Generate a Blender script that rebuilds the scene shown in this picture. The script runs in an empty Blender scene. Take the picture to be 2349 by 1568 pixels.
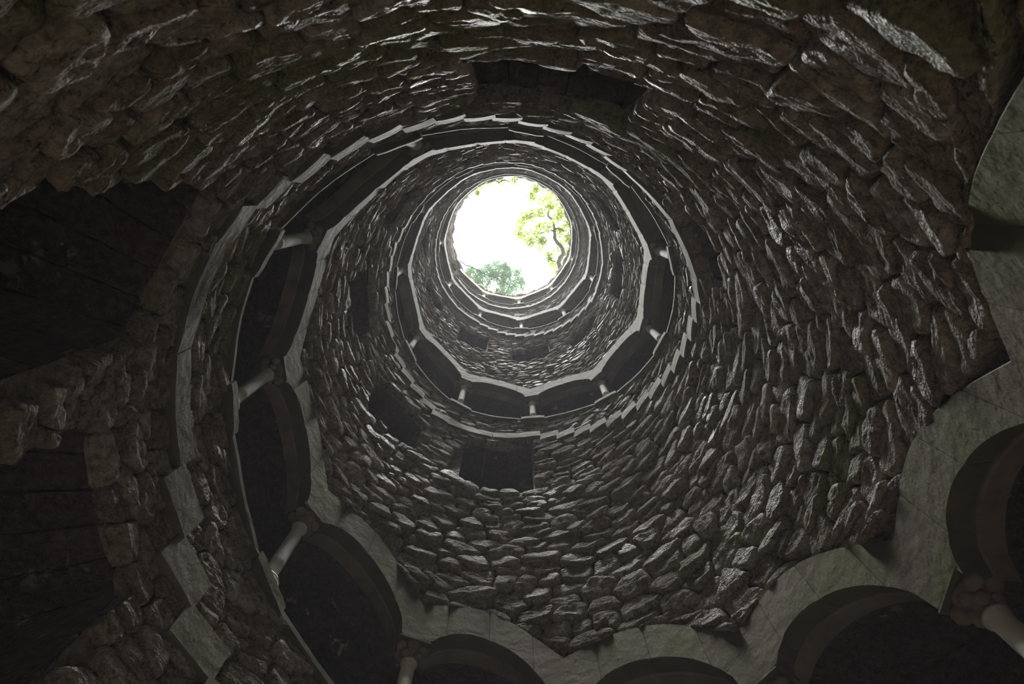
import bpy, bmesh, math, random
import numpy as np
from mathutils import Matrix, Vector

random.seed(7); rng = np.random.RandomState(11)
sc = bpy.context.scene
COL = sc.collection
S = 2.5                                   # radius of the well shaft in metres; most numbers below are in radii

# ------------------------------------------------------------------ camera, sky, exposure
cam_d = bpy.data.cameras.new('camera'); cam = bpy.data.objects.new('camera', cam_d); COL.objects.link(cam)
RIGHT = Vector((0.999999, 0.0, 0.001674)); DOWN = Vector((0.00035, 0.977956, -0.208811)); FWD = Vector((-0.001637, 0.208811, 0.977955))
CAM = Vector((0.02537, -0.68153, 0.0)) * S
m = Matrix((( RIGHT.x, -DOWN.x, -FWD.x, CAM.x), (RIGHT.y, -DOWN.y, -FWD.y, CAM.y), (RIGHT.z, -DOWN.z, -FWD.z, CAM.z), (0, 0, 0, 1)))
cam.matrix_world = m
cam_d.sensor_width = 36.0; cam_d.lens = 1565.8 / 2349 * 36; cam_d.clip_start = 0.05; cam_d.clip_end = 300
cam_d.dof.use_dof = True; cam_d.dof.focus_distance = 10.0; cam_d.dof.aperture_fstop = 4.0
sc.camera = cam
vs = sc.view_settings
vs.view_transform = 'Standard'; vs.look = 'None'; vs.gamma = 1.0; vs.use_curve_mapping = False
vs.exposure = 3.0
w = bpy.data.worlds.new('sky'); sc.world = w; w.use_nodes = True
bg = w.node_tree.nodes['Background']; bg.inputs[0].default_value = (0.93, 0.97, 1.0, 1); bg.inputs[1].default_value = 1.5   # white overcast sky
w.cycles.sampling_method = 'NONE'
# bright midday sun, spread wide by thin cloud, standing almost overhead and shining down the shaft
SUN = 3.75
sl = bpy.data.lights.new('sun', 'SUN'); sl.energy = SUN; sl.angle = math.radians(18); sl.color = (1.0, .985, .95)
so = bpy.data.objects.new('sun', sl); so.rotation_euler = Vector((.035, .02, -1)).to_track_quat('-Z', 'Y').to_euler(); so.location = (0, 0, 60); COL.objects.link(so)
VEIL = .0034
sc.cycles.use_denoising = True
sc.cycles.diffuse_bounces = 10; sc.cycles.glossy_bounces = 5; sc.cycles.max_bounces = 12
sc.cycles.sample_clamp_indirect = 6.0

# ------------------------------------------------------------------ helix of the spiral gallery (k counts the columns upward)
PHIK = np.array([-6.125, -5.545, -4.9264, -4.3642, -3.7808, -3.2058, -2.6316, -2.0196, -1.4816, -0.9279, -0.3296, 0.2373, 0.8084, 1.3907, 1.9711, 2.5446, 3.1354, 3.7025, 4.2649, 4.8393, 5.4138, 5.9972, 6.5775, 7.1396, 7.7218, 8.2907, 8.8705, 9.4463, 10.0094, 10.5838, 11.1583, 11.7327, 12.2969, 12.8731, 13.4451, 14.0201, 14.6002])
ZK = np.array([1.392, 1.744, 2.021, 2.296, 2.641, 2.97, 3.236, 3.585, 3.96, 4.3, 4.596, 4.926, 5.277, 5.599, 5.887, 6.224, 6.592, 6.952, 7.293, 7.62, 7.937, 8.25, 8.562, 8.899, 9.244, 9.561, 9.848, 10.116, 10.355, 10.566, 10.746, 10.896, 11.016, 11.103, 11.165, 11.209, 11.245])
KX = np.arange(-2, 35).astype(float)
KS = np.concatenate([np.arange(-16, -2), KX, [35, 36, 37]])
DPH = 0.57445
PH = np.concatenate([PHIK[0] + DPH * (np.arange(-16, -2) + 2), PHIK, PHIK[-1] + DPH * np.array([1, 2, 3])])
ZZ = np.concatenate([0.62 + 0.37 * (np.arange(-16, -2) + 4), ZK, [11.28, 11.31, 11.34]])
ZZ[13] = 1.0; ZZ[12] = .54; ZZ[11] = -.75; ZZ[:11] = -.75 + .37 * (np.arange(-16, -5) + 5)
def phi_of(k): return np.interp(k, KS, PH)
def k_of(phi): return np.interp(phi, PH, KS)
def zh(k): return np.interp(k, KS, ZZ)
RIM = 11.72; FLOOR = -0.64
SLK = np.array([(-16, -4.2), (-4, -.3), (-1.9, .35), (2.0, 1.58), (2.9, 1.92), (4.15, 1.93), (6.93, 3.36), (8.1, 3.38), (10.92, 4.53), (12.12, 4.56), (15.0, 5.83), (16.15, 5.98), (18.95, 7.24), (20.1, 7.3), (22.95, 8.5), (24.2, 8.6), (27, 9.5), (28.1, 9.6), (31, 10.05), (32.1, 10.1), (35, 10.25), (38, 10.4)])
def step_low(k): return np.interp(k, SLK[:, 0], SLK[:, 1])
def ledge(k):
    k = np.asarray(k, float)
    return sum(step_low(k + d) for d in (-.6, -.4, -.2, 0, .2, .4, .6)) / 7 + .5
def extr(k):
    u = k - np.floor(k); return zh(k) + .17 + .17 * np.sin(np.pi * u)
WP = .095                                 # half width of a pier, in k
def intr(k):
    k = np.asarray(k, float); i = np.floor(k); u = k - i
    v = np.clip((u - WP) / (1 - 2 * WP), 0, 1); q = np.abs(2 * v - 1)
    z = zh(k) - .045 + .205 * (1 - q ** 2.1) ** .74
    z = np.where(u <= WP, zh(i) - .045, z); z = np.where(u >= 1 - WP, zh(i + 1) - .045, z)
    return z
def loA(k):
    return np.where(k < -5, FLOOR, extr(k)) - .0
def hiA(k):
    k2 = k_of(phi_of(k) + 2 * np.pi)
    return np.where(k2 >= 34.99, RIM, np.maximum(step_low(k2), FLOOR + .02))
# windows: (k from, k to, z from, z to)
WIN = [(2.57, 3.36, .95, 1.60), (3.68, 4.42, 1.02, 1.78), (5.68, 6.53, 1.69, 2.42), (7.42, 8.06, 2.93, 3.34), (11.06, 11.83, 3.75, 4.45), (12.36, 13.07, 3.87, 4.47), (13.6, 14.33, 4.2, 4.93),
       (14.86, 15.48, 4.74, 5.45), (16.15, 16.8, 5.1, 5.7), (17.25, 17.9, 5.42, 6.0), (18.13, 18.83, 5.78, 6.38), (19.24, 19.93, 6.08, 6.7), (20.44, 21.1, 6.63, 7.06), (21.52, 22.2, 6.9, 7.44), (22.7, 23.31, 7.24, 7.96),
       (23.82, 24.45, 7.6, 8.09), (24.97, 25.57, 7.77, 8.28), (26.1, 26.68, 8.05, 8.6)]
TURN = 2 * np.pi / DPH
def wins_in(k):                           # windows seen in strip A belong to the turn above it
    return WIN

# ------------------------------------------------------------------ small helpers
NT = rng.rand(48, 48, 48).astype(np.float32)
def vnoise(p):
    i = np.floor(p).astype(int); fr = p - i; fr = fr * fr * (3 - 2 * fr); i %= 48; j = (i + 1) % 48
    x0, y0, z0, x1, y1, z1 = i[:, 0], i[:, 1], i[:, 2], j[:, 0], j[:, 1], j[:, 2]; a, b, c = fr[:, 0], fr[:, 1], fr[:, 2]
    l = lambda s, t, q: s + (t - s) * q
    return l(l(l(NT[x0, y0, z0], NT[x1, y0, z0], a), l(NT[x0, y1, z0], NT[x1, y1, z0], a), b), l(l(NT[x0, y0, z1], NT[x1, y0, z1], a), l(NT[x0, y1, z1], NT[x1, y1, z1], a), b), c) - .5
def fbm(p, n=3, g=.55):
    s, a = 0, 1
    for q in range(n): s = s + a * vnoise(p * 2.03 ** q + 7.7 * q); a *= g
    return s
def cyl(k, z, r):                          # helix coordinates to metres
    ph = phi_of(k); return np.stack([r * np.cos(ph), r * np.sin(ph), z + 0 * ph], -1) * S
def new_mesh(name, verts, faces, mat, smooth=False, tint=None):
    me = bpy.data.meshes.new(name); me.from_pydata([tuple(v) for v in verts], [], [tuple(f) for f in faces]); me.materials.append(mat)
    if smooth: me.polygons.foreach_set('use_smooth', [True] * len(me.polygons))
    if tint is not None:
        at = me.attributes.new('tint', 'FLOAT', 'POINT'); at.data.foreach_set('value', np.asarray(tint, np.float32))
    me.update(); return me
def obj(name, me, parent=None, loc=(0, 0, 0)):
    o = bpy.data.objects.new(name, me); COL.objects.link(o); o.parent = parent; o.location = loc; return o
def part(name, verts, faces, mat, parent=None, smooth=False, tint=None, centre=True):
    v = np.asarray(verts, float); c = v.mean(0) if centre and parent is not None else np.zeros(3)
    pl_ = Vector(parent.location) if parent is not None else Vector((0, 0, 0))
    return obj(name, new_mesh(name, v - c - (np.array(pl_) if not centre and parent is not None else 0), faces, mat, smooth, tint), parent, Vector(c) - pl_ if centre and parent is not None else (0, 0, 0))
def empty(name, loc=(0, 0, 0)):
    o = bpy.data.objects.new(name, None); COL.objects.link(o); o.location = loc; o.empty_display_size = .1; return o
def tag(o, label=None, cat=None, group=None, kind=None):
    for a, b in (('label', label), ('category', cat), ('group', group), ('kind', kind)):
        if b: o[a] = b
    return o
def orient_out(v, f):
    """flip faces of a closed block so that they look outward from its centre line (signed volume)"""
    v = np.asarray(v); vol = 0
    for q in f:
        for i in range(1, len(q) - 1): vol += np.dot(v[q[0]], np.cross(v[q[i]], v[q[i + 1]]))
    return f if vol > 0 else [tuple(reversed(q)) for q in f]
def strip_block(ks, zb, zt, r0, r1, ch=.006, end=.0, wob=0.0):
    """a curved stone block: bottom edge zb(k), top edge zt(k), front face at radius r0, back at r1, front edges chamfered"""
    n = len(ks); V = []
    for i in range(n):
        e = ch if i in (0, n - 1) else 0
        c = min(ch, (zt[i] - zb[i]) * .3)
        prof = [(r1, zb[i]), (r0 + c + e, zb[i]), (r0 + e, zb[i] + c), (r0 + e, zt[i] - c), (r0 + c + e, zt[i]), (r1, zt[i])]
        kk = ks[i]
        for r, z in prof: V.append(cyl(np.array(kk), np.array(z), r))
    V = np.array(V)
    if wob: V = V + (np.stack([vnoise(V * 3.1 + q * 9) for q in range(3)], 1)) * wob * S
    F = []
    for i in range(n - 1):
        for j in range(6):
            a, b = i * 6 + j, i * 6 + (j + 1) % 6; F.append((a, b, b + 6, a + 6))
    F.append(tuple(range(5, -1, -1))); F.append(tuple(range((n - 1) * 6, n * 6)))
    return V, orient_out(V, F)
def proj(P):
    d = np.asarray(P) - np.array(CAM); x = d @ np.array(RIGHT); y = d @ np.array(DOWN); z = d @ np.array(FWD)
    z = np.where(z < .05, .05, z); return 1174.5 + 1565.8 * x / z, 784 + 1565.8 * y / z, z
def tube(pts, rad, n=8, caps=True):
    pts = [Vector(p) for p in pts]; V = []; F = []
    up = Vector((.3, .2, .9))
    for i, p in enumerate(pts):
        t = (pts[min(i + 1, len(pts) - 1)] - pts[max(i - 1, 0)]).normalized(); a = t.cross(up)
        if a.length < .05: a = t.cross(Vector((1, 0, 0)))
        a.normalize(); b = t.cross(a)
        for j in range(n):
            q = 2 * math.pi * j / n; V.append(p + (a * math.cos(q) + b * math.sin(q)) * rad[i])
    for i in range(len(pts) - 1):
        for j in range(n): F.append((i * n + j, i * n + (j + 1) % n, (i + 1) * n + (j + 1) % n, (i + 1) * n + j))
    if caps: F.append(tuple(range(n - 1, -1, -1))); F.append(tuple(range((len(pts) - 1) * n, len(pts) * n)))
    return [tuple(v) for v in V], F
def lathe(prof, n=16):
    V = []; F = []
    for r, z in prof:
        for j in range(n): q = 2 * math.pi * j / n; V.append((r * math.cos(q), r * math.sin(q), z))
    for i in range(len(prof) - 1):
        for j in range(n): F.append((i * n + j, i * n + (j + 1) % n, (i + 1) * n + (j + 1) % n, (i + 1) * n + j))
    F.append(tuple(range(n - 1, -1, -1))); F.append(tuple(range((len(prof) - 1) * n, len(prof) * n)))
    return V, F

# ------------------------------------------------------------------ materials
def mat_base(name):
    mt = bpy.data.materials.new(name); mt.use_nodes = True; nt = mt.node_tree; return mt, nt, nt.nodes['Principled BSDF'], nt.nodes.new('ShaderNodeNewGeometry')
def noise(nt, geo, scale, detail=4, rough=.55, stretch=None):
    n = nt.nodes.new('ShaderNodeTexNoise'); n.inputs['Scale'].default_value = scale; n.inputs['Detail'].default_value = detail; n.inputs['Roughness'].default_value = rough
    src = geo.outputs['Position']
    if stretch:
        mp = nt.nodes.new('ShaderNodeMapping'); mp.inputs['Scale'].default_value = stretch; nt.links.new(src, mp.inputs[0]); src = mp.outputs[0]
    nt.links.new(src, n.inputs['Vector']); return n.outputs['Fac']
def ramp(nt, fac, stops):
    r = nt.nodes.new('ShaderNodeValToRGB'); els = r.color_ramp.elements
    while len(els) < len(stops): els.new(.5)
    for e, (p, c) in zip(els, stops): e.position = p; e.color = (*c, 1) if len(c) == 3 else c
    nt.links.new(fac, r.inputs[0]); return r.outputs[0]
def g(v): return (v, v, v)
def mix(nt, fac, a, b):
    x = nt.nodes.new('ShaderNodeMix'); x.data_type = 'RGBA'; nt.links.new(fac, x.inputs[0])
    for s, i in ((a, 6), (b, 7)):
        if isinstance(s, tuple): x.inputs[i].default_value = (*s, 1)
        else: nt.links.new(s, x.inputs[i])
    return x.outputs[2]
def bump(nt, bsdf, fac, strength, dist, prev=None):
    b = nt.nodes.new('ShaderNodeBump'); b.inputs['Strength'].default_value = strength; b.inputs['Distance'].default_value = dist
    nt.links.new(fac, b.inputs['Height'])
    if prev: nt.links.new(prev, b.inputs['Normal'])
    nt.links.new(b.outputs[0], bsdf.inputs['Normal']); return b.outputs[0]

def rock_material(name, dark, mid, light, moss_lo=.50, moss_hi=.66, rel=1.0, rough=(.6, .95)):
    mt, nt, bs, geo = mat_base(name)
    at = nt.nodes.new('ShaderNodeAttribute'); at.attribute_name = 'tint'
    base = ramp(nt, at.outputs['Fac'], [(0, dark), (.5, mid), (1, light)])
    spots = ramp(nt, noise(nt, geo, 16, 7, .75), [(.36, g(.45)), (.66, g(1.5))])
    mul = nt.nodes.new('ShaderNodeMix'); mul.data_type = 'RGBA'; mul.blend_type = 'MULTIPLY'; mul.inputs[0].default_value = 1; nt.links.new(base, mul.inputs[6]); nt.links.new(spots, mul.inputs[7])
    moss = ramp(nt, noise(nt, geo, .55, 6, .62), [(moss_lo, g(0)), (moss_hi, g(.75))])
    c = mix(nt, moss, mul.outputs[2], (.15, .175, .06))
    lich = ramp(nt, noise(nt, geo, 2.6, 6, .7), [(.62, g(0)), (.68, g(.6))])
    c = mix(nt, lich, c, (.41, .43, .32))
    nt.links.new(c, bs.inputs['Base Color'])
    nt.links.new(ramp(nt, noise(nt, geo, .8, 4, .6), [(.38, g(rough[0])), (.62, g(rough[1]))]), bs.inputs['Roughness'])
    bs.inputs['Specular IOR Level'].default_value = .03; bs.inputs['Diffuse Roughness'].default_value = 1.0
    b1 = bump(nt, bs, noise(nt, geo, 7, 3, .5, (1, 1, 1.8)), 1.0, .05 * rel)
    b2 = bump(nt, bs, noise(nt, geo, 24, 2, .5, (1, 1, 1.5)), 1.0, .03 * rel, b1)
    bump(nt, bs, noise(nt, geo, 70, 1, .5), 1.0, .016 * rel, b2)
    return mt
M_rock = rock_material('rubble_rock', (.19, .152, .117), (.28, .241, .193), (.385, .353, .295))
M_mortar = rock_material('mortar', (.2, .17, .14), (.22, .19, .16), (.24, .2, .17), rel=.6)
def ashlar_material(name, a, b, moss_lo, moss_hi, moss=(.12, .135, .05)):
    mt, nt, bs, geo = mat_base(name)
    at = nt.nodes.new('ShaderNodeAttribute'); at.attribute_name = 'tint'
    c = mix(nt, at.outputs['Fac'], a, b)
    sp = ramp(nt, noise(nt, geo, 4, 6, .6), [(.3, g(.7)), (.7, g(1.2))])
    mul = nt.nodes.new('ShaderNodeMix'); mul.data_type = 'RGBA'; mul.blend_type = 'MULTIPLY'; mul.inputs[0].default_value = 1; nt.links.new(c, mul.inputs[6]); nt.links.new(sp, mul.inputs[7])
    c = mix(nt, ramp(nt, noise(nt, geo, .9, 6, .65), [(moss_lo, g(0)), (moss_hi, g(.85))]), mul.outputs[2], moss)
    nt.links.new(c, bs.inputs['Base Color']); bs.inputs['Roughness'].default_value = .85; bs.inputs['Specular IOR Level'].default_value = .12
    b1 = bump(nt, bs, noise(nt, geo, 60, 4, .6, (1, 1, .35)), .5, .006)
    bump(nt, bs, noise(nt, geo, 7, 3, .5), .4, .02, b1)
    return mt
M_ash = ashlar_material('dressed_limestone', (.09, .075, .054), (.135, .115, .087), .40, .56, (.075, .085, .026))
M_step = ashlar_material('step_limestone', (.128, .117, .088), (.184, .17, .127), .46, .64, (.11, .125, .06))
M_col = ashlar_material('column_stone', (.68, .67, .65), (.72, .71, .69), .66, .85)
M_cap = ashlar_material('capital_stone', (.2, .165, .135), (.26, .22, .18), .6, .8, (.1, .1, .05))
M_gal = rock_material('shaded_gallery_stone', (.05, .037, .03), (.075, .055, .045), (.095, .072, .06), .7, .85, .5, (.7, .85))  # recess stone darkened: the shade in galleries and openings is in its colour
M_floor = ashlar_material('pale_marble_floor', (.22, .18, .145), (.28, .235, .19), .75, .9)
M_ground = ashlar_material('ground_earth', (.1, .085, .06), (.13, .11, .08), .4, .6, (.1, .13, .04))
def plain(name, col, rough=.7, spots=0.3, sc_=8):
    mt, nt, bs, geo = mat_base(name)
    k = ramp(nt, noise(nt, geo, sc_, 4), [(.3, tuple(c * (1 - spots) for c in col)), (.7, tuple(c * (1 + spots) for c in col))])
    nt.links.new(k, bs.inputs['Base Color']); bs.inputs['Roughness'].default_value = rough; bs.inputs['Specular IOR Level'].default_value = .05
    bump(nt, bs, noise(nt, geo, 25, 4), .5, .02); return mt
M_bark = plain('bark', (.018, .017, .011), .85)
def leaf_mat(name, col, trans):
    mt, nt, bs, geo = mat_base(name)
    c = ramp(nt, noise(nt, geo, 3, 3), [(.3, tuple(v * .6 for v in col)), (.7, tuple(v * 1.3 for v in col))]); nt.links.new(c, bs.inputs['Base Color']); bs.inputs['Roughness'].default_value = .8; bs.inputs['Specular IOR Level'].default_value = 0
    tr = nt.nodes.new('ShaderNodeBsdfTranslucent'); tr.inputs[0].default_value = (*trans, 1)
    ad = nt.nodes.new('ShaderNodeAddShader'); nt.links.new(bs.outputs[0], ad.inputs[0]); nt.links.new(tr.outputs[0], ad.inputs[1]); nt.links.new(ad.outputs[0], nt.nodes['Material Output'].inputs[0]); return mt
M_leaf = leaf_mat('oak_leaf', (.03, .04, .008), (.12, .15, .025))
M_bush = leaf_mat('shrub_leaf', (.04, .062, .038), (.06, .09, .055))
M_moss = leaf_mat('rim_moss', (.09, .085, .03), (.02, .02, .005))

# ------------------------------------------------------------------ rubble walls
def clip(poly, nx, nz, c):
    out = []
    n = len(poly)
    for i in range(n):
        a, b = poly[i], poly[(i + 1) % n]; da = nx * a[0] + nz * a[1] - c; db = nx * b[0] + nz * b[1] - c
        if da <= 0: out.append(a)
        if (da < 0) != (db < 0) and da != db:
            t = da / (da - db); out.append((a[0] + (b[0] - a[0]) * t, a[1] + (b[1] - a[1]) * t))
    return out
def inside_win(a, z, m=0.0):
    for w0, w1, zb, zt in WIN:
        k0 = phi_of(w0) ; k1 = phi_of(w1)
        for sh in (0, 2 * np.pi):
            if k0 - sh + m < a < k1 - sh - m and zb + m < z < zt - m: return (k0 - sh, k1 - sh, zb, zt)
    return None
def voronoi_strip(k0, k1, lo, hi, w, h, drop, squash):
    """irregular coursed rubble between the curves lo(k) and hi(k); returns polygons in (angle, height)"""
    seeds = []
    a0, a1 = phi_of(k0), phi_of(k1)
    zmin = min(lo(np.linspace(k0, k1, 200)).min(), RIM); zmax = hi(np.linspace(k0, k1, 200)).max()
    z = zmin - h; row = 0
    while z < zmax + h:
        hh = h * random.uniform(.7, 1.35); a = a0 - random.random() * w
        while a < a1 + w:
            ww = w * random.choice((.6, .8, 1, 1.25, 1.6)); zc = z + hh * random.uniform(.15, .85); ac = a + ww * random.uniform(.3, .7)
            kk = k_of(min(max(ac, a0), a1))
            if lo(np.array(kk)) - h * 1.2 < zc < hi(np.array(kk)) + h * 1.2 and random.random() > drop: seeds.append((ac, zc))
            a += ww
        z += hh
    cell = max(w, h / squash) * 1.25; grid = {}
    for i, (a, zz) in enumerate(seeds): grid.setdefault((int(a // cell), int(zz / squash // cell)), []).append(i)
    polys = []
    for i, (a, zz) in enumerate(seeds):
        kk = float(k_of(a))
        if not (k0 <= kk <= k1): continue
        l, u = float(lo(np.array(kk))), float(hi(np.array(kk)))
        if not (l - .3 * h < zz < u + .3 * h) or u - l < .02: continue
        if inside_win(a, zz, .012): continue
        x, y = a, zz / squash; P = [(x - cell, y - cell), (x + cell, y - cell), (x + cell, y + cell), (x - cell, y + cell)]
        gx, gy = int(x // cell), int(y // cell)
        for dx in (-2, -1, 0, 1, 2):
            for dy in (-2, -1, 0, 1, 2):
                for j in grid.get((gx + dx, gy + dy), ()):
                    if j == i: continue
                    bx, by = seeds[j][0], seeds[j][1] / squash
                    nx, ny = bx - x, by - y
                    if nx * nx + ny * ny > 8 * cell * cell: continue
                    P = clip(P, nx, ny, nx * (x + bx) / 2 + ny * (y + by) / 2)
                    if len(P) < 3: break
                if len(P) < 3: break
            if len(P) < 3: break
        if len(P) < 3: continue
        # keep the stone inside its strip and out of the windows
        Q = []
        for (qx, qy) in P:
            qz = qy * squash; kq = np.array(k_of(qx)); qz = min(max(qz, float(lo(kq)) - .01), float(hi(kq)) + .02)
            wn = inside_win(qx, qz)
            if wn:
                dl, dr_, db, dt = qx - wn[0], wn[1] - qx, qz - wn[2], wn[3] - qz; mm = min(dl, dr_, db, dt)
                if mm == dl: qx = wn[0]
                elif mm == dr_: qx = wn[1]
                elif mm == db: qz = wn[2]
                else: qz = wn[3]
            Q.append((qx, qz))
        Q = np.array(Q); ar = .5 * abs(np.sum(Q[:, 0] * np.roll(Q[:, 1], -1) - np.roll(Q[:, 0], -1) * Q[:, 1]))
        if ar < .12 * w * h or np.ptp(Q[:, 1]) < .012 or np.ptp(Q[:, 0]) < .02: continue
        polys.append(Q)
    return polys
JOINT = .0022
def stone(Q, n, rings, protr):
    """rounded rough stone over polygon Q: returns (angle, z, r), noise weight, faces"""
    c = Q.mean(0); d = Q - c; L = np.maximum(np.hypot(d[:, 0], d[:, 1]), 1e-5); Q = c + d * np.maximum(.6, 1 - JOINT / L * 1.3)[:, None]
    for _ in range(2): Q = np.stack([Q * .84 + np.roll(Q, -1, 0) * .16, Q * .16 + np.roll(Q, -1, 0) * .84], 1).reshape(-1, 2)
    seg = np.hypot(*(np.roll(Q, -1, 0) - Q).T); cum = np.concatenate([[0], np.cumsum(seg)]); t = np.linspace(0, cum[-1], n, endpoint=False)
    QQ = np.concatenate([Q, Q[:1]]); O = np.stack([np.interp(t, cum, QQ[:, 0]), np.interp(t, cum, QQ[:, 1])], 1)
    c = O.mean(0); V = []; W = []
    sx, sz = random.gauss(0, .07), random.gauss(-.08, .09); H = protr * random.uniform(.75, 1.25)
    for s, f_, wt in rings:
        p = c + (O - c) * s; hgt = H * f_ + f_ * (sx * (p[:, 0] - c[0]) + sz * (p[:, 1] - c[1]))
        V.append(np.column_stack([p, 1.018 - hgt])); W += [wt] * n
    V.append([[c[0], c[1], 1.018 - H]]); W.append(1.0); V = np.concatenate(V); F = []
    R = len(rings)
    for i in range(R - 1):
        for j in range(n): F.append((i * n + j, i * n + (j + 1) % n, (i + 1) * n + (j + 1) % n, (i + 1) * n + j))
    for j in range(n): F.append(((R - 1) * n + j, (R - 1) * n + (j + 1) % n, R * n))
    return V, np.array(W), F
BACK = (1.0, -1.0, 0.0)
RINGS_BIG = [(1.0, -.9, .1), (1.0, .0, .4), (.97, .55, .7), (.91, .9, 1), (.78, 1.0, 1), (.6, 1.0, 1), (.32, 1.0, 1)]
RINGS_MID = [(1.0, -.9, .1), (1.0, .05, .5), (.93, .8, .9), (.76, 1.0, 1), (.4, 1.0, 1)]
RINGS_FAR = [(1.0, -.8, .1), (.95, .45, .7), (.6, 1.0, 1)]
def build_wall(name, label, k0, k1, lo, hi, w, h, keep, drop=.1, squash=.62, part_of=None):
    polys = voronoi_strip(k0, k1, lo, hi, w, h, drop, squash)
    info = []
    for Q in polys:
        c = Q.mean(0); P = np.column_stack([np.cos(Q[:, 0]), np.sin(Q[:, 0]), Q[:, 1]]) * S; x, y, z = proj(P)
        px = .5 * abs(np.sum(x * np.roll(y, -1) - np.roll(x, -1) * y)); dist = np.linalg.norm(P.mean(0) - np.array(CAM))
        inframe = (x.max() > 0) & (x.min() < 2349) & (y.max() > 0) & (y.min() < 1568) & (z.min() > .1)
        info.append((px if inframe else 0, dist))
    allV, allW, allF, off, tints, sizes = [], [], [], [], [], []
    for Q, (px, dist) in zip(polys, info):
        if px > 2500: n, rg = 32, RINGS_BIG
        elif px > 250: n, rg = 17, RINGS_MID
        elif px > 60: n, rg = 11, RINGS_FAR
        else: n, rg = 9, RINGS_FAR
        V, W, F = stone(Q, n, rg, PROTR); allV.append(V); allW.append(W); allF.append(F); sizes.append(len(V)); tints.append(min(1, max(0, random.gauss(.5, .24))))
    V = np.concatenate(allV); W = np.concatenate(allW); cnt = np.array(sizes); ofs = np.concatenate([[0], np.cumsum(cnt)])
    P0 = np.column_stack([V[:, 2] * np.cos(V[:, 0]), V[:, 2] * np.sin(V[:, 0]), V[:, 1]])
    sid = np.repeat(np.arange(len(cnt)), cnt)[:, None] * np.array([[3.17, 1.31, 2.23]])
    big = fbm(P0 * np.array([9, 9, 13]) + sid, 3); fine = np.abs(fbm(P0 * np.array([24, 24, 44]) + sid, 2)); W = W * np.interp(V[:, 1], [3.5, 6.5], [1, .5]); lat = vnoise(P0 * 21 + 31)
    V[:, 2] -= W * (.013 * big + .012 * (.25 - fine)); V[:, 1] += lat * .02 * W; V[:, 0] += vnoise(P0 * 19 + 77) * .024 * W
    V[:, 2] = np.clip(V[:, 2], .94, 1.05)
    P = np.column_stack([V[:, 2] * np.cos(V[:, 0]), V[:, 2] * np.sin(V[:, 0]), V[:, 1]]) * S
    # the wall itself: mortar behind the stones, pierced by the windows
    kk = np.arange(k0, k1 + 1e-6, .06); cuts = [k_of(phi_of(a) - 2 * np.pi * sh) for wn in WIN for a in wn[:2] for sh in (0, 1)]
    kk = np.unique(np.concatenate([kk, [c for c in cuts if k0 < c < k1]])); kk = np.concatenate([kk[:1], kk[1:][np.diff(kk) > 1e-4]])
    MV, MF = [], []
    for a, b in zip(kk[:-1], kk[1:]):
        mid = (phi_of(a) + phi_of(b)) / 2; l0, l1, u0, u1 = float(lo(np.array(a + 1e-5))), float(lo(np.array(b - 1e-5))), float(hi(np.array(a))), float(hi(np.array(b)))
        l0 -= .03; l1 -= .03; u0 += .05; u1 += .05
        spans = [((l0, l1), (u0, u1))]
        for w0, w1, zb, zt in WIN:
            for sh in (0, 2 * np.pi):
                if phi_of(w0) - sh < mid < phi_of(w1) - sh:
                    ns = []
                    for (sl, su) in spans:
                        if zb > sl[0] and zt < su[0] + .3: ns += [(sl, (zb, zb)), ((zt, zt), su)] if zt < min(su) else [(sl, (zb, zb))]
                        else: ns.append((sl, su))
                    spans = ns
        for (sl, su) in spans:
            i = len(MV); MV += [cyl(np.array(a), np.array(sl[0]), 1.03), cyl(np.array(b), np.array(sl[1]), 1.03), cyl(np.array(b), np.array(su[1]), 1.03), cyl(np.array(a), np.array(su[0]), 1.03)]; MF.append((i, i + 3, i + 2, i + 1))
    root = obj(name, new_mesh(name, MV, MF, M_mortar)); tag(root, label, kind='structure')
    order = sorted(range(len(polys)), key=lambda i: -info[i][0]); chosen = set(i for i in order[:keep] if info[i][0] > 30)
    rv, rf, rt = [], [], []; base = 0
    for i in range(len(polys)):
        seg = P[ofs[i]:ofs[i + 1]]
        if i in chosen:
            part('stone', seg, allF[i], M_rock, root, True, [tints[i]] * len(seg))
        else:
            rv.append(seg); rf += [tuple(q + base for q in f_) for f_ in allF[i]]; rt += [tints[i]] * len(seg); base += len(seg)
    if rv:
        o = obj('rubble', new_mesh('rubble', np.concatenate(rv), rf, M_rock, True, rt), root); o['kind'] = 'stuff'
    return len(polys)
PROTR = .03
ns = []
ns.append(build_wall('wall_lowest', 'rough rubble stone wall low in the shaft, nearest the viewer, around the two big dark recesses', -14.9, -5, loA, hiA, .105, .065, 300))
ns.append(build_wall('wall_lower', 'rough mossy rubble stone wall above the lowest arches', -5, 7, loA, hiA, .135, .085, 300))
PROTR = .018
ns.append(build_wall('wall_middle', 'dark rubble stone wall with oblong openings above the second turn of arches', 7, 18, loA, hiA, .125, .058, 300))
PROTR = .012
ns.append(build_wall('wall_upper', 'brightest rubble stone wall between the third turn of arches and the open rim', 18, 34.95, loA, hiA, .11, .048, 300))
loB = lambda k: np.maximum(step_low(k) + .09, FLOOR); hiB = lambda k: np.maximum(ledge(k) - .035, FLOOR + .03)
PROTR = .02
for nm, lb, a, b in (('wall_parapet_lowest', 'low rubble band under the lowest ledge, above the big step slabs', -5, 6.5), ('wall_parapet_middle', 'rubble band between the stepped slabs and the second ledge ring', 6.5, 17.5), ('wall_parapet_upper', 'thin pale rubble band under the topmost ledge rings', 17.5, 34.95)):
    ns.append(build_wall(nm, lb, a, b, loB, hiB, .12, .07, 200 if a < 0 else 120))
print('STONES', ns)

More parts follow.
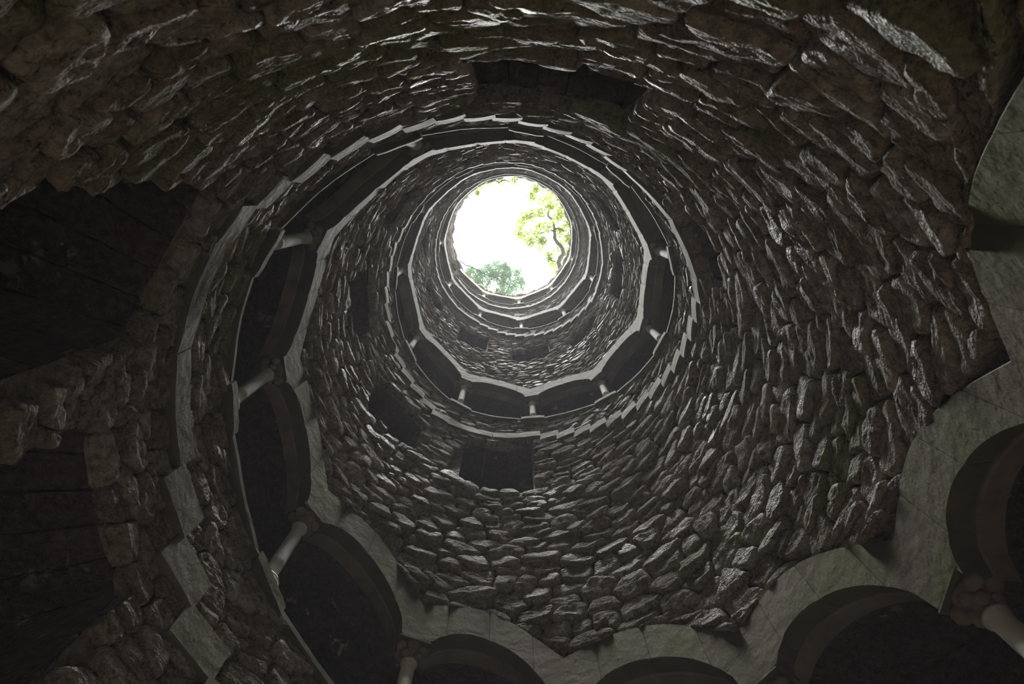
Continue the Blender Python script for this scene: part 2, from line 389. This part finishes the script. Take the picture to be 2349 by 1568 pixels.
# ------------------------------------------------------------------ thin scattering volume added to imitate veiling glare of the lens
def glare_veil(name, z0, z1, density, parent=None):
    mm = bpy.data.materials.new(name); mm.use_nodes = True; nt_ = mm.node_tree; nt_.nodes.remove(nt_.nodes['Principled BSDF'])
    vsn = nt_.nodes.new('ShaderNodeVolumeScatter'); vsn.inputs['Color'].default_value = (.95, .93, 1, 1); vsn.inputs['Density'].default_value = density; vsn.inputs['Anisotropy'].default_value = 0
    nt_.links.new(vsn.outputs[0], nt_.nodes['Material Output'].inputs['Volume'])
    V, F = lathe([(1.0 * S, z0 * S), (1.0 * S, z1 * S)], 48); o = obj(name, new_mesh(name, V, F, mm), parent); o['kind'] = 'stuff'; return o
low = glare_veil('glare_veil', FLOOR + .02, 4.2, VEIL); tag(low, 'thin pale volume added to veil the shaft like lens glare, denser towards the open mouth', 'glare_veil')
glare_veil('denser_veil', 4.202, RIM - .1, VEIL * 1.1, low)

# ------------------------------------------------------------------ shaft floor, added light seal, galleries
def ring_grid(fn, n, mcount):
    V = []; F = []
    for i in range(n):
        for j in range(mcount): V.append(fn(i, j))
    for i in range(n - 1):
        for j in range(mcount - 1): F.append((i * mcount + j, i * mcount + j + 1, (i + 1) * mcount + j + 1, (i + 1) * mcount + j))
    return V, F
th = np.linspace(0, 2 * np.pi, 65)
V, F = ring_grid(lambda i, j: (1.8 * S * [0, .5, 1][j] * math.cos(th[i]), 1.8 * S * [0, .5, 1][j] * math.sin(th[i]), FLOOR * S), 65, 3)
tag(obj('floor', new_mesh('floor', V, F, M_floor)), 'dark stone floor at the bottom of the shaft', kind='structure')
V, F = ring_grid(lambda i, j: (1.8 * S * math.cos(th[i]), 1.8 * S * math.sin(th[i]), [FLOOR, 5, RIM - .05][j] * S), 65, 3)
tag(obj('wall_light_seal', new_mesh('wall_light_seal', V, F, M_gal)), 'unseen shell added around the galleries to keep stray light out', kind='structure')  # added shell, blocks sky light leaking in behind the masonry
V, F = ring_grid(lambda i, j: ([1.0, 1.3, 2, 4, 9][j] * S * math.cos(th[i]), [1.0, 1.3, 2, 4, 9][j] * S * math.sin(th[i]), (RIM + [-.05, -.03, -.06, -.1, -.2][j]) * S), 65, 5)
tag(obj('ground', new_mesh('ground', V, F, M_ground)), 'mossy garden ground around the mouth of the well', kind='structure')
kk = np.arange(-5, 35.01, .125)
def helical(name, label, f_, nj, mat):
    V, F = ring_grid(lambda i, j: tuple(cyl(np.array(kk[i]), *f_(kk[i], j))), len(kk), nj)
    tag(obj(name, new_mesh(name, V, F, mat)), label, kind='structure')
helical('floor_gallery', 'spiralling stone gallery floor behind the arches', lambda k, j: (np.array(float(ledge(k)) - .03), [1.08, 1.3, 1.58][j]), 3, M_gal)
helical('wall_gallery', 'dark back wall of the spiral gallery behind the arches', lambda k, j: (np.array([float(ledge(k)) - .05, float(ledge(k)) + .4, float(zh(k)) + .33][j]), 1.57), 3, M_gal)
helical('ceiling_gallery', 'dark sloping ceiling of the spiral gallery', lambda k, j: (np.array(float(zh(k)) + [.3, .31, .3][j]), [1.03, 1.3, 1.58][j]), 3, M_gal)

# ------------------------------------------------------------------ windows: openings lined with blocks
def box_block(k0, k1, z0, z1, r0, r1, mat, parent, name, n=2):
    ks = np.linspace(k0, k1, n); V, F = strip_block(ks, [z0] * n, [z1] * n, r0, r1, .006, wob=.008); return part(name, V, F, mat, parent, False, [random.random()] * len(V))
for i, (a, b, z0, z1) in enumerate(WIN):
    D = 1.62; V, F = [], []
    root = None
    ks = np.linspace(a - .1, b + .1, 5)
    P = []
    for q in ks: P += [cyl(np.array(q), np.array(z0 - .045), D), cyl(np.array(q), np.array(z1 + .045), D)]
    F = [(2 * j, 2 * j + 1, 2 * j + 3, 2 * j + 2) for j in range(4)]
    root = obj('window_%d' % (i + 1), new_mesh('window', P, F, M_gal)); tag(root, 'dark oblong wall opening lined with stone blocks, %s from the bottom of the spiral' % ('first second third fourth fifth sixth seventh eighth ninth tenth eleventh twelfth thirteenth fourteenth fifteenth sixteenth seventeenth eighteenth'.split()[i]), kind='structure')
    nb = 4 if i < 4 else 3; e = .05
    for side in (0, 1):
        zc = z0
        for q in range(nb):
            zt = z0 + (z1 - z0) * (q + 1) / nb + (random.uniform(-.02, .02) if q < nb - 1 else 0)
            x0, x1 = (a - .12, a) if side == 0 else (b, b + .12)
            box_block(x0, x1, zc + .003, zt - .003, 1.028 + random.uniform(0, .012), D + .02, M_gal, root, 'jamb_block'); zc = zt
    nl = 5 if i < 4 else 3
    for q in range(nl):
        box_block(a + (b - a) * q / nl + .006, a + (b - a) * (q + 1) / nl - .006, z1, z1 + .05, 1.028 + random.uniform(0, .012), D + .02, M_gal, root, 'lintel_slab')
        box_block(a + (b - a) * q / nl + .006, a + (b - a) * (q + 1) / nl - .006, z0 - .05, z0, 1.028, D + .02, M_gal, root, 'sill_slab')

# ------------------------------------------------------------------ stair slabs showing in the wall face
stair = empty('spiral_staircase', (0, 0, 0)); tag(stair, 'saw-toothed run of pale stone step edges spiralling up the shaft wall', kind='structure')
sk = [(float(a), float(b)) for a, b in SLK if a >= -4 and a <= 35]
for (a, za), (b, zb) in zip(sk[:-1], sk[1:]):
    if (zb - za) / (b - a) > .12:
        n = max(1, int(round((b - a) / (.205 if a > 2.85 else .26)))); dk = (b - a) / n; dz = (zb - za) / n
        for i in range(n):
            k0 = a + i * dk; z0 = za + (i + .12) * dz; q = np.linspace(k0 - .015, k0 + dk * 1.06, 4)
            V, F = strip_block(q, [z0] * 4, [z0 + dz * 1.0 + .022] * 4, .974 + random.uniform(-.003, .003), 1.3, .005, wob=.006); part('step', V, F, M_step, stair, False, [random.random()] * len(V))
    else:
        n = max(1, int(round((b - a) / .62))); dk = (b - a) / n
        for i in range(n):
            q = np.linspace(a + i * dk + .004, a + (i + 1) * dk - .004, 7); z0 = np.interp(q, [a, b], [za, zb])
            V, F = strip_block(q, z0, z0 + .105, .974, 1.3, .006, wob=.006); part('landing_slab', V, F, M_step, stair, False, [random.random()] * len(V))

# ------------------------------------------------------------------ ledge under the columns
copings = empty('trim_1', (0, 0, 0)); tag(copings, 'smooth projecting stone ledge winding up under the columns', kind='structure')
for i in range(-5, 35):
    for a, b, dz in ((i + .16, i + .84, 0.0), (i - .16, i + .16, .016)):
        if b < -5: continue
        q = np.linspace(a + .003, b - .003, 6); z0 = ledge(q)
        V, F = strip_block(q, z0 - .034 - dz, z0 + dz * .5, .984 - dz * .6, 1.10, .006, wob=.003); part('coping_block' if dz == 0 else 'pedestal_block', V, F, M_ash, copings, False, [random.random()] * len(V))

# ------------------------------------------------------------------ where round the shaft a thing sits, as a clock face about the sky opening
ORD = ('lowest', 'second', 'third', 'topmost')
def clock(k, z):
    x, y, _ = proj(cyl(np.array(k), np.array(z), 1.0)); an = (math.degrees(math.atan2(float(x) - 1180, -(float(y) - 540))) + 360) % 360
    return an
HRS = ('twelve', 'one', 'two', 'three', 'four', 'five', 'six', 'seven', 'eight', 'nine', 'ten', 'eleven')
def clock_words(an):
    q = int(round(an / 15)) % 24; return (HRS[q // 2] + " o'clock") if q % 2 == 0 else ('half past ' + HRS[q // 2])
def turn_of(k): return min(3, max(0, int(math.floor((k + 4) / 11))))
used = {}
def unique(s):
    while s in used: s += ' again'; print('DUP', s)
    used[s] = 1; return s

# ------------------------------------------------------------------ arches
for i in range(-5, 35):
    c = cyl(np.array(i + .5), np.array(float(zh(i + .5))), 1.03); root = empty('gallery_arch', c)
    tag(root, unique('low %s stone arch at %s on the %s gallery turn' % ('mossy' if i < 3 else 'pale-faced', clock_words(clock(i + .5, float(zh(i + .5)))), ORD[turn_of(i)])), 'arch', 'arches of the spiral arcade')
    gap = .0012
    spans = [(-.2, .2, 'springer'), (.2, .5, 'voussoir'), (.5, .8, 'voussoir')]
    if i == 34: spans.append((.8, 1.0, 'springer'))
    for a, b, nm in spans:
        q = np.linspace(i + a + gap, i + b - gap, 11 if i < 12 else 7)
        if nm == 'springer': q = np.unique(np.concatenate([q, [i - WP, i + WP, i - WP * .97, i + WP * .97]])) if b < .5 else q
        if i == -5: q = np.maximum(q, -5 + .001) if a < 0 else q; q = np.unique(q)
        V, F = strip_block(q, intr(q), extr(q), .984, 1.075, .003, wob=.002); part(nm, V, F, M_ash, root, False, [random.random()] * len(V))
    q = np.linspace(i + WP * 1.0, i + 1 - WP * 1.0, 15 if i < 12 else 9)
    V, F = strip_block(q, intr(q) - .012 * np.sin(np.pi * (q - i)) ** .5 - .001, intr(q) + .03, 1.045, 1.105, .006); part('inner_order', V, F, M_cap, root, False, [.3] * len(V))

# ------------------------------------------------------------------ columns
def lobe(c, r, dirv, n=8):
    V = []; F = []
    for i in range(6):
        t = math.pi * i / 5
        for j in range(n):
            p = 2 * math.pi * j / n; V.append((c[0] + r * math.sin(t) * math.cos(p), c[1] + r * math.sin(t) * math.sin(p), c[2] + 1.15 * r * math.cos(t)))
    for i in range(5):
        for j in range(n): F.append((i * n + j, (i + 1) * n + j, (i + 1) * n + (j + 1) % n, i * n + (j + 1) % n))
    return V, F
SH = .0255 * S
def make_column(h):
    """base, shaft and leafy capital of a column h metres tall, standing on its own origin"""
    t = empty('stone_column')
    def add(nm, V, F, parent, mat=M_col, smooth=True): 
        o = obj(nm, new_mesh(nm, V, F, mat, smooth, [.5] * len(V)), parent); return o
    b = .085
    V, F = lathe([(SH * 1.9, 0), (SH * 1.9, .03), (SH * 1.75, .05), (SH * 1.9, .07), (SH * 1.75, .095), (SH * 1.3, .105), (SH * 1.45, .125), (SH * 1.1, .145)], 18); base = add('base', V, F, t)
    hc = h - .30
    V, F = lathe([(SH * 1.04, .14), (SH * 1.02, .3 * h), (SH, .6 * h), (SH * .96, hc), (SH * 1.2, hc + .012), (SH * 1.2, hc + .035), (SH * .98, hc + .045)], 18); add('shaft', V, F, t)
    V, F = lathe([(SH * .95, hc + .04), (SH * 1.05, hc + .1), (SH * 1.35, hc + .19), (SH * 1.7, hc + .24), (SH * 1.7, hc + .262)], 18); cp = add('capital', V, F, t, M_cap)
    for lx, ly, lz, lr in [(a_, b_, .205, .056) for a_ in (-.05, .055) for b_ in (-.1, 0, .1)] + [(a_, b_, .115, .043) for a_ in (-.042, .042) for b_ in (-.05, .05)]:
        V, F = lobe((lx, ly, hc + lz), lr, None, 10); add('leaf_knob', V, F, cp, M_cap)
    x, y = .12, .15; z0, z1 = hc + .262, h
    V = [(-x * .92, -y * .92, z0), (x * .92, -y * .92, z0), (x * .92, y * .92, z0), (-x * .92, y * .92, z0), (-x, -y, z0 + .02), (x, -y, z0 + .02), (x, y, z0 + .02), (-x, y, z0 + .02), (-x, -y, z1), (x, -y, z1), (x, y, z1), (-x, y, z1)]
    F = [(3, 2, 1, 0), (8, 9, 10, 11)] + [(s * 4 + a, s * 4 + (a + 1) % 4, s * 4 + 4 + (a + 1) % 4, s * 4 + 4 + a) for s in (0, 1) for a in range(4)]
    add('abacus', V, F, t, M_ash, False)
    return t
def copy_tree(o, parent=None):
    c = o.copy(); COL.objects.link(c); c.parent = parent
    for ch in o.children: copy_tree(ch, c)
    return c
H0 = 1.5; proto = make_column(H0); first = True
for i in range(-4, 35):
    k = float(i); zb = float(ledge(k)) + .008; h = (float(zh(k)) - .045 - zb) * S
    t = proto if first else copy_tree(proto); first = False
    p = cyl(np.array(k), np.array(zb), 1.03); t.location = p; t.rotation_euler = (0, 0, float(phi_of(k)))
    t.scale = (1, 1, h / H0)
    tag(t, unique('slender round column with knobbed capital at %s on the %s gallery turn' % (clock_words(clock(k, zb)), ORD[turn_of(i)])), 'column', 'columns of the spiral arcade', 'thing')

# ------------------------------------------------------------------ rim stones and plants
rim = empty('trim_2', (0, 0, 0)); tag(rim, 'uneven mossy stone rim around the open mouth of the well', kind='structure')
a = 0.0; ks0 = k_of(0.0)
while a < 2 * math.pi - .05:
    da = min(random.uniform(.13, .24), 2 * math.pi - a); z0 = RIM - .03; hgt = random.uniform(.07, .13); k0, k1 = float(k_of(a + 4 * math.pi)), float(k_of(a + da + 4 * math.pi))
    a0_, a1_ = a, a + da
    q = np.linspace(float(k_of(a0_)), float(k_of(a1_)), 4)
    V, F = strip_block(q, [z0] * 4, [z0 + hgt] * 4, .985 + random.uniform(-.02, .02), 1.25, .02, wob=.03); part('rim_stone', V, F, M_rock, rim, False, [random.random()] * len(V)); a += da
def leaf_cloud(centres, n, size, flat=.6):
    V, F = [], []
    for _ in range(n):
        (cx_, cy_, cz_, rad) = random.choice(centres); d = Vector((random.gauss(0, 1), random.gauss(0, 1), random.gauss(0, flat))).normalized() * rad * random.random() ** .5
        p = Vector((cx_, cy_, cz_)) + d; s = size * random.uniform(.6, 1.3); q = random.uniform(0, 6.28); t1 = Vector((math.cos(q), math.sin(q), random.uniform(-.5, .5))); t2 = t1.cross(Vector((random.uniform(-.5, .5), random.uniform(-.5, .5), 1))).normalized()
        i = len(V); V += [p - t1 * s, p - t2 * s * .45, p + t1 * s, p + t2 * s * .45]; F.append((i, i + 1, i + 2, i + 3))
    return [tuple(v) for v in V], F
cs = []
for j in range(150):
    q = random.uniform(0, 6.283); rr = random.uniform(.97, 1.12); cs.append((rr * S * math.cos(q), rr * S * math.sin(q), (RIM + random.uniform(-.02, .1)) * S, random.uniform(.06, .16)))
V, F = leaf_cloud(cs, 2600, .035); o = obj('rim_moss', new_mesh('rim_moss', V, F, M_moss)); tag(o, 'yellowish moss and small weeds fringing the open rim', 'moss', kind='stuff')

# ------------------------------------------------------------------ trees above the mouth
def branch(pts, r0, r1):
    n = len(pts); P = []
    for i in range(n - 1):
        a_, b_ = Vector(pts[i]), Vector(pts[i + 1])
        for t in (0, .5): P.append(a_.lerp(b_, t) + (Vector((random.uniform(-1, 1), random.uniform(-1, 1), 0)) * .03 if t else Vector()))
    P.append(Vector(pts[-1])); m_ = len(P); return tube(P, [r0 + (r1 - r0) * i / (m_ - 1) for i in range(m_)], 7)
oak = empty('oak_tree', (3.3, 3.2, (RIM - .1) * S)); tag(oak, 'crooked-trunked oak leaning over the mouth of the well, with bright green leaves', 'tree')
TR = [(3.3, 3.2, 28.9), (2.85, 2.6, 29.9), (2.31, 1.75, 30.6), (2.2, 1.5, 31.09), (2.16, 1.32, 31.68), (2.26, 1.15, 32.27), (2.46, 1.0, 32.86), (2.46, .79, 33.45), (2.26, .56, 34.04), (2.14, .36, 34.62), (2.17, .11, 35.21), (2.16, -.22, 35.8), (2.1, -.51, 36.39), (1.94, -.65, 36.98), (1.95, -.82, 37.57), (2.04, -1.09, 38.16), (2.09, -1.46, 38.75)]
V, F = branch(TR, .13, .055); part('trunk', V, F, M_bark, oak, True, centre=True)
BR = [([(2.14, .02, 34.75), (1.94, -.04, 34.97), (1.68, .08, 35.19), (1.38, .16, 35.41), (1.21, .06, 35.62), (.99, .16, 35.84), (.72, .11, 36.06), (.59, 0, 36.28), (.36, -.01, 36.5)], .045, .018), ([(1.38, .17, 35.4), (1.17, .31, 35.75), (1.06, .49, 36), (.98, .57, 36.25)], .03, .015),
      ([(2.17, -.1, 35.0), (2.43, -.07, 35.19), (2.65, .05, 35.38), (2.84, .06, 35.56), (3.01, -.07, 35.75)], .045, .02), ([(2.13, -.48, 36.3), (2.23, -.68, 36.81), (2.46, -.81, 37.12), (2.57, -.98, 37.44), (2.73, -1.23, 37.75)], .04, .016),
      ([(1.99, -1.0, 37.9), (1.74, -1.21, 37.9), (1.47, -1.42, 38.1), (1.43, -1.65, 38.4), (1.24, -1.93, 38.7), (.96, -2.24, 39)], .04, .015), ([(2.22, 1.29, 32), (1.93, 1.28, 32.25), (1.67, 1.13, 32.5), (1.61, 1.45, 32.75), (1.64, 1.68, 33)], .022, .01),
      ([(1.46, -1.42, 38.05), (1.14, -1.53, 38.38), (.91, -1.58, 38.75)], .025, .012), ([(.72, .1, 36.05), (.59, .33, 36.38), (.48, .58, 36.75)], .022, .01)]
for p_, a_, b_ in BR: V, F = branch(p_, a_, b_); part('branch', V, F, M_bark, oak, True)
LC = [(1.12, .03), (1.45, -.19), (.57, -.62), (1.12, -.73), (1.78, -.19), (1.23, .43), (.9, .58), (1.57, .47), (2.45, .36), (2.35, 1.02), (2.02, 1.57), (2.33, -.62), (2.54, -1.05), (2.09, -1.59), (1.76, -1.91), (2.79, .58), (2.86, 1.13), (2.58, 1.57), (.46, -.3), (.35, .14), (1.46, .8), (.68, .36), (.9, -.8), (2.5, 0), (1.9, 1.3), (2.4, -1.9), (1.2, -2.1), (1.6, -1.5), (2.7, -.9), (2.8, -.3), (2.6, -1.4), (1.0, -1.7), (2.9, .3), (2.2, 1.9), (1.5, -.9), (2.0, -1.2)]
cs = [(x, y, 35 + random.uniform(-.5, .8), random.uniform(.22, .42)) for x, y in LC]
V, F = leaf_cloud(cs, 5600, .06, .5); o = part('foliage', V, F, M_leaf, oak); o['kind'] = 'stuff'
oak2 = empty('oak_tree', (-1.2, -4.6, (RIM - .1) * S)); tag(oak2, 'twisted bare twigs of an oak hanging over the far edge of the sky opening', 'tree')
V, F = branch([(-1.2, -4.6, 28.9), (-1.3, -4.3, 31), (-1.1, -3.6, 32.8), (-1.13, -2.82, 33.75)], .12, .05); part('trunk', V, F, M_bark, oak2, True)
for p_, a_, b_ in [([(-1.13, -2.82, 33.75), (-.87, -2.48, 33.96), (-.62, -2.36, 34.17), (-.35, -2.49, 34.38), (-.09, -2.37, 34.58), (.08, -2.58, 34.79), (.17, -2.86, 35)], .04, .02), ([(-.87, -2.48, 33.98), (-1.16, -2.32, 34.25), (-1.49, -2.24, 34.5), (-1.72, -2.04, 34.75)], .022, .01), ([(-.62, -2.36, 34.15), (-.71, -2.16, 34.38), (-.53, -1.95, 34.75)], .02, .01), ([(-.09, -2.37, 34.58), (-.05, -2.12, 34.75)], .02, .012)]:
    V, F = branch(p_, a_, b_); part('branch', V, F, M_bark, oak2, True)
cs = [(-1.6, -2.12, 34.5, .22), (-1.16, -2.43, 34.5, .22), (-.52, -2.4, 34.5, .2), (.12, -2.43, 34.5, .2), (-1.71, -1.85, 34.5, .12)]
V, F = leaf_cloud(cs, 420, .06, .5); o = part('foliage', V, F, M_leaf, oak2); o['kind'] = 'stuff'
bush = empty('leafy_tree', (-.8, 5.6, (RIM - .1) * S)); tag(bush, 'soft blue-green tree crown rising beyond the rim at the foot of the sky opening', 'tree')
V, F = branch([(-.8, 5.6, 28.9), (-.85, 4.9, 32), (-.8, 3.9, 34.6), (-.8, 3.1, 36)], .16, .05); part('trunk', V, F, M_bark, bush, True)
cs = []
for j in range(150):
    q = random.uniform(0, 6.283); rr = random.random() ** .5; cs.append((-.95 + 1.7 * rr * math.cos(q), 2.7 + .95 * rr * math.sin(q), 36.2 + random.uniform(-.6, .6), random.uniform(.15, .36)))
V, F = leaf_cloud(cs, 12000, .045, .7); o = part('foliage', V, F, M_bush, bush); o['kind'] = 'stuff'
V, F = branch([(-3.6, .9, 30.5), (-3.1, 1.05, 32.2), (-2.77, 1.18, 32.5), (-2.5, 1.32, 32.69), (-2.22, 1.54, 32.88), (-1.88, 1.69, 33.06), (-1.62, 1.83, 33.25), (-1.33, 2.05, 33.44), (-.99, 2.15, 33.62), (-.63, 2.33, 33.81), (-.18, 2.61, 34)], .035, .014)
V2, F2 = branch([(-4.3, .75, 28.9), (-4.0, .8, 29.8), (-3.6, .9, 30.5)], .045, .035)
sap = empty('bare_sapling', (-4.3, .75, (RIM - .1) * S)); tag(sap, 'long bare twig arching across the sky opening in front of the blue-green crown', 'sapling')
part('stem', V2, F2, M_bark, sap, True); part('twig', V, F, M_bark, sap, True)
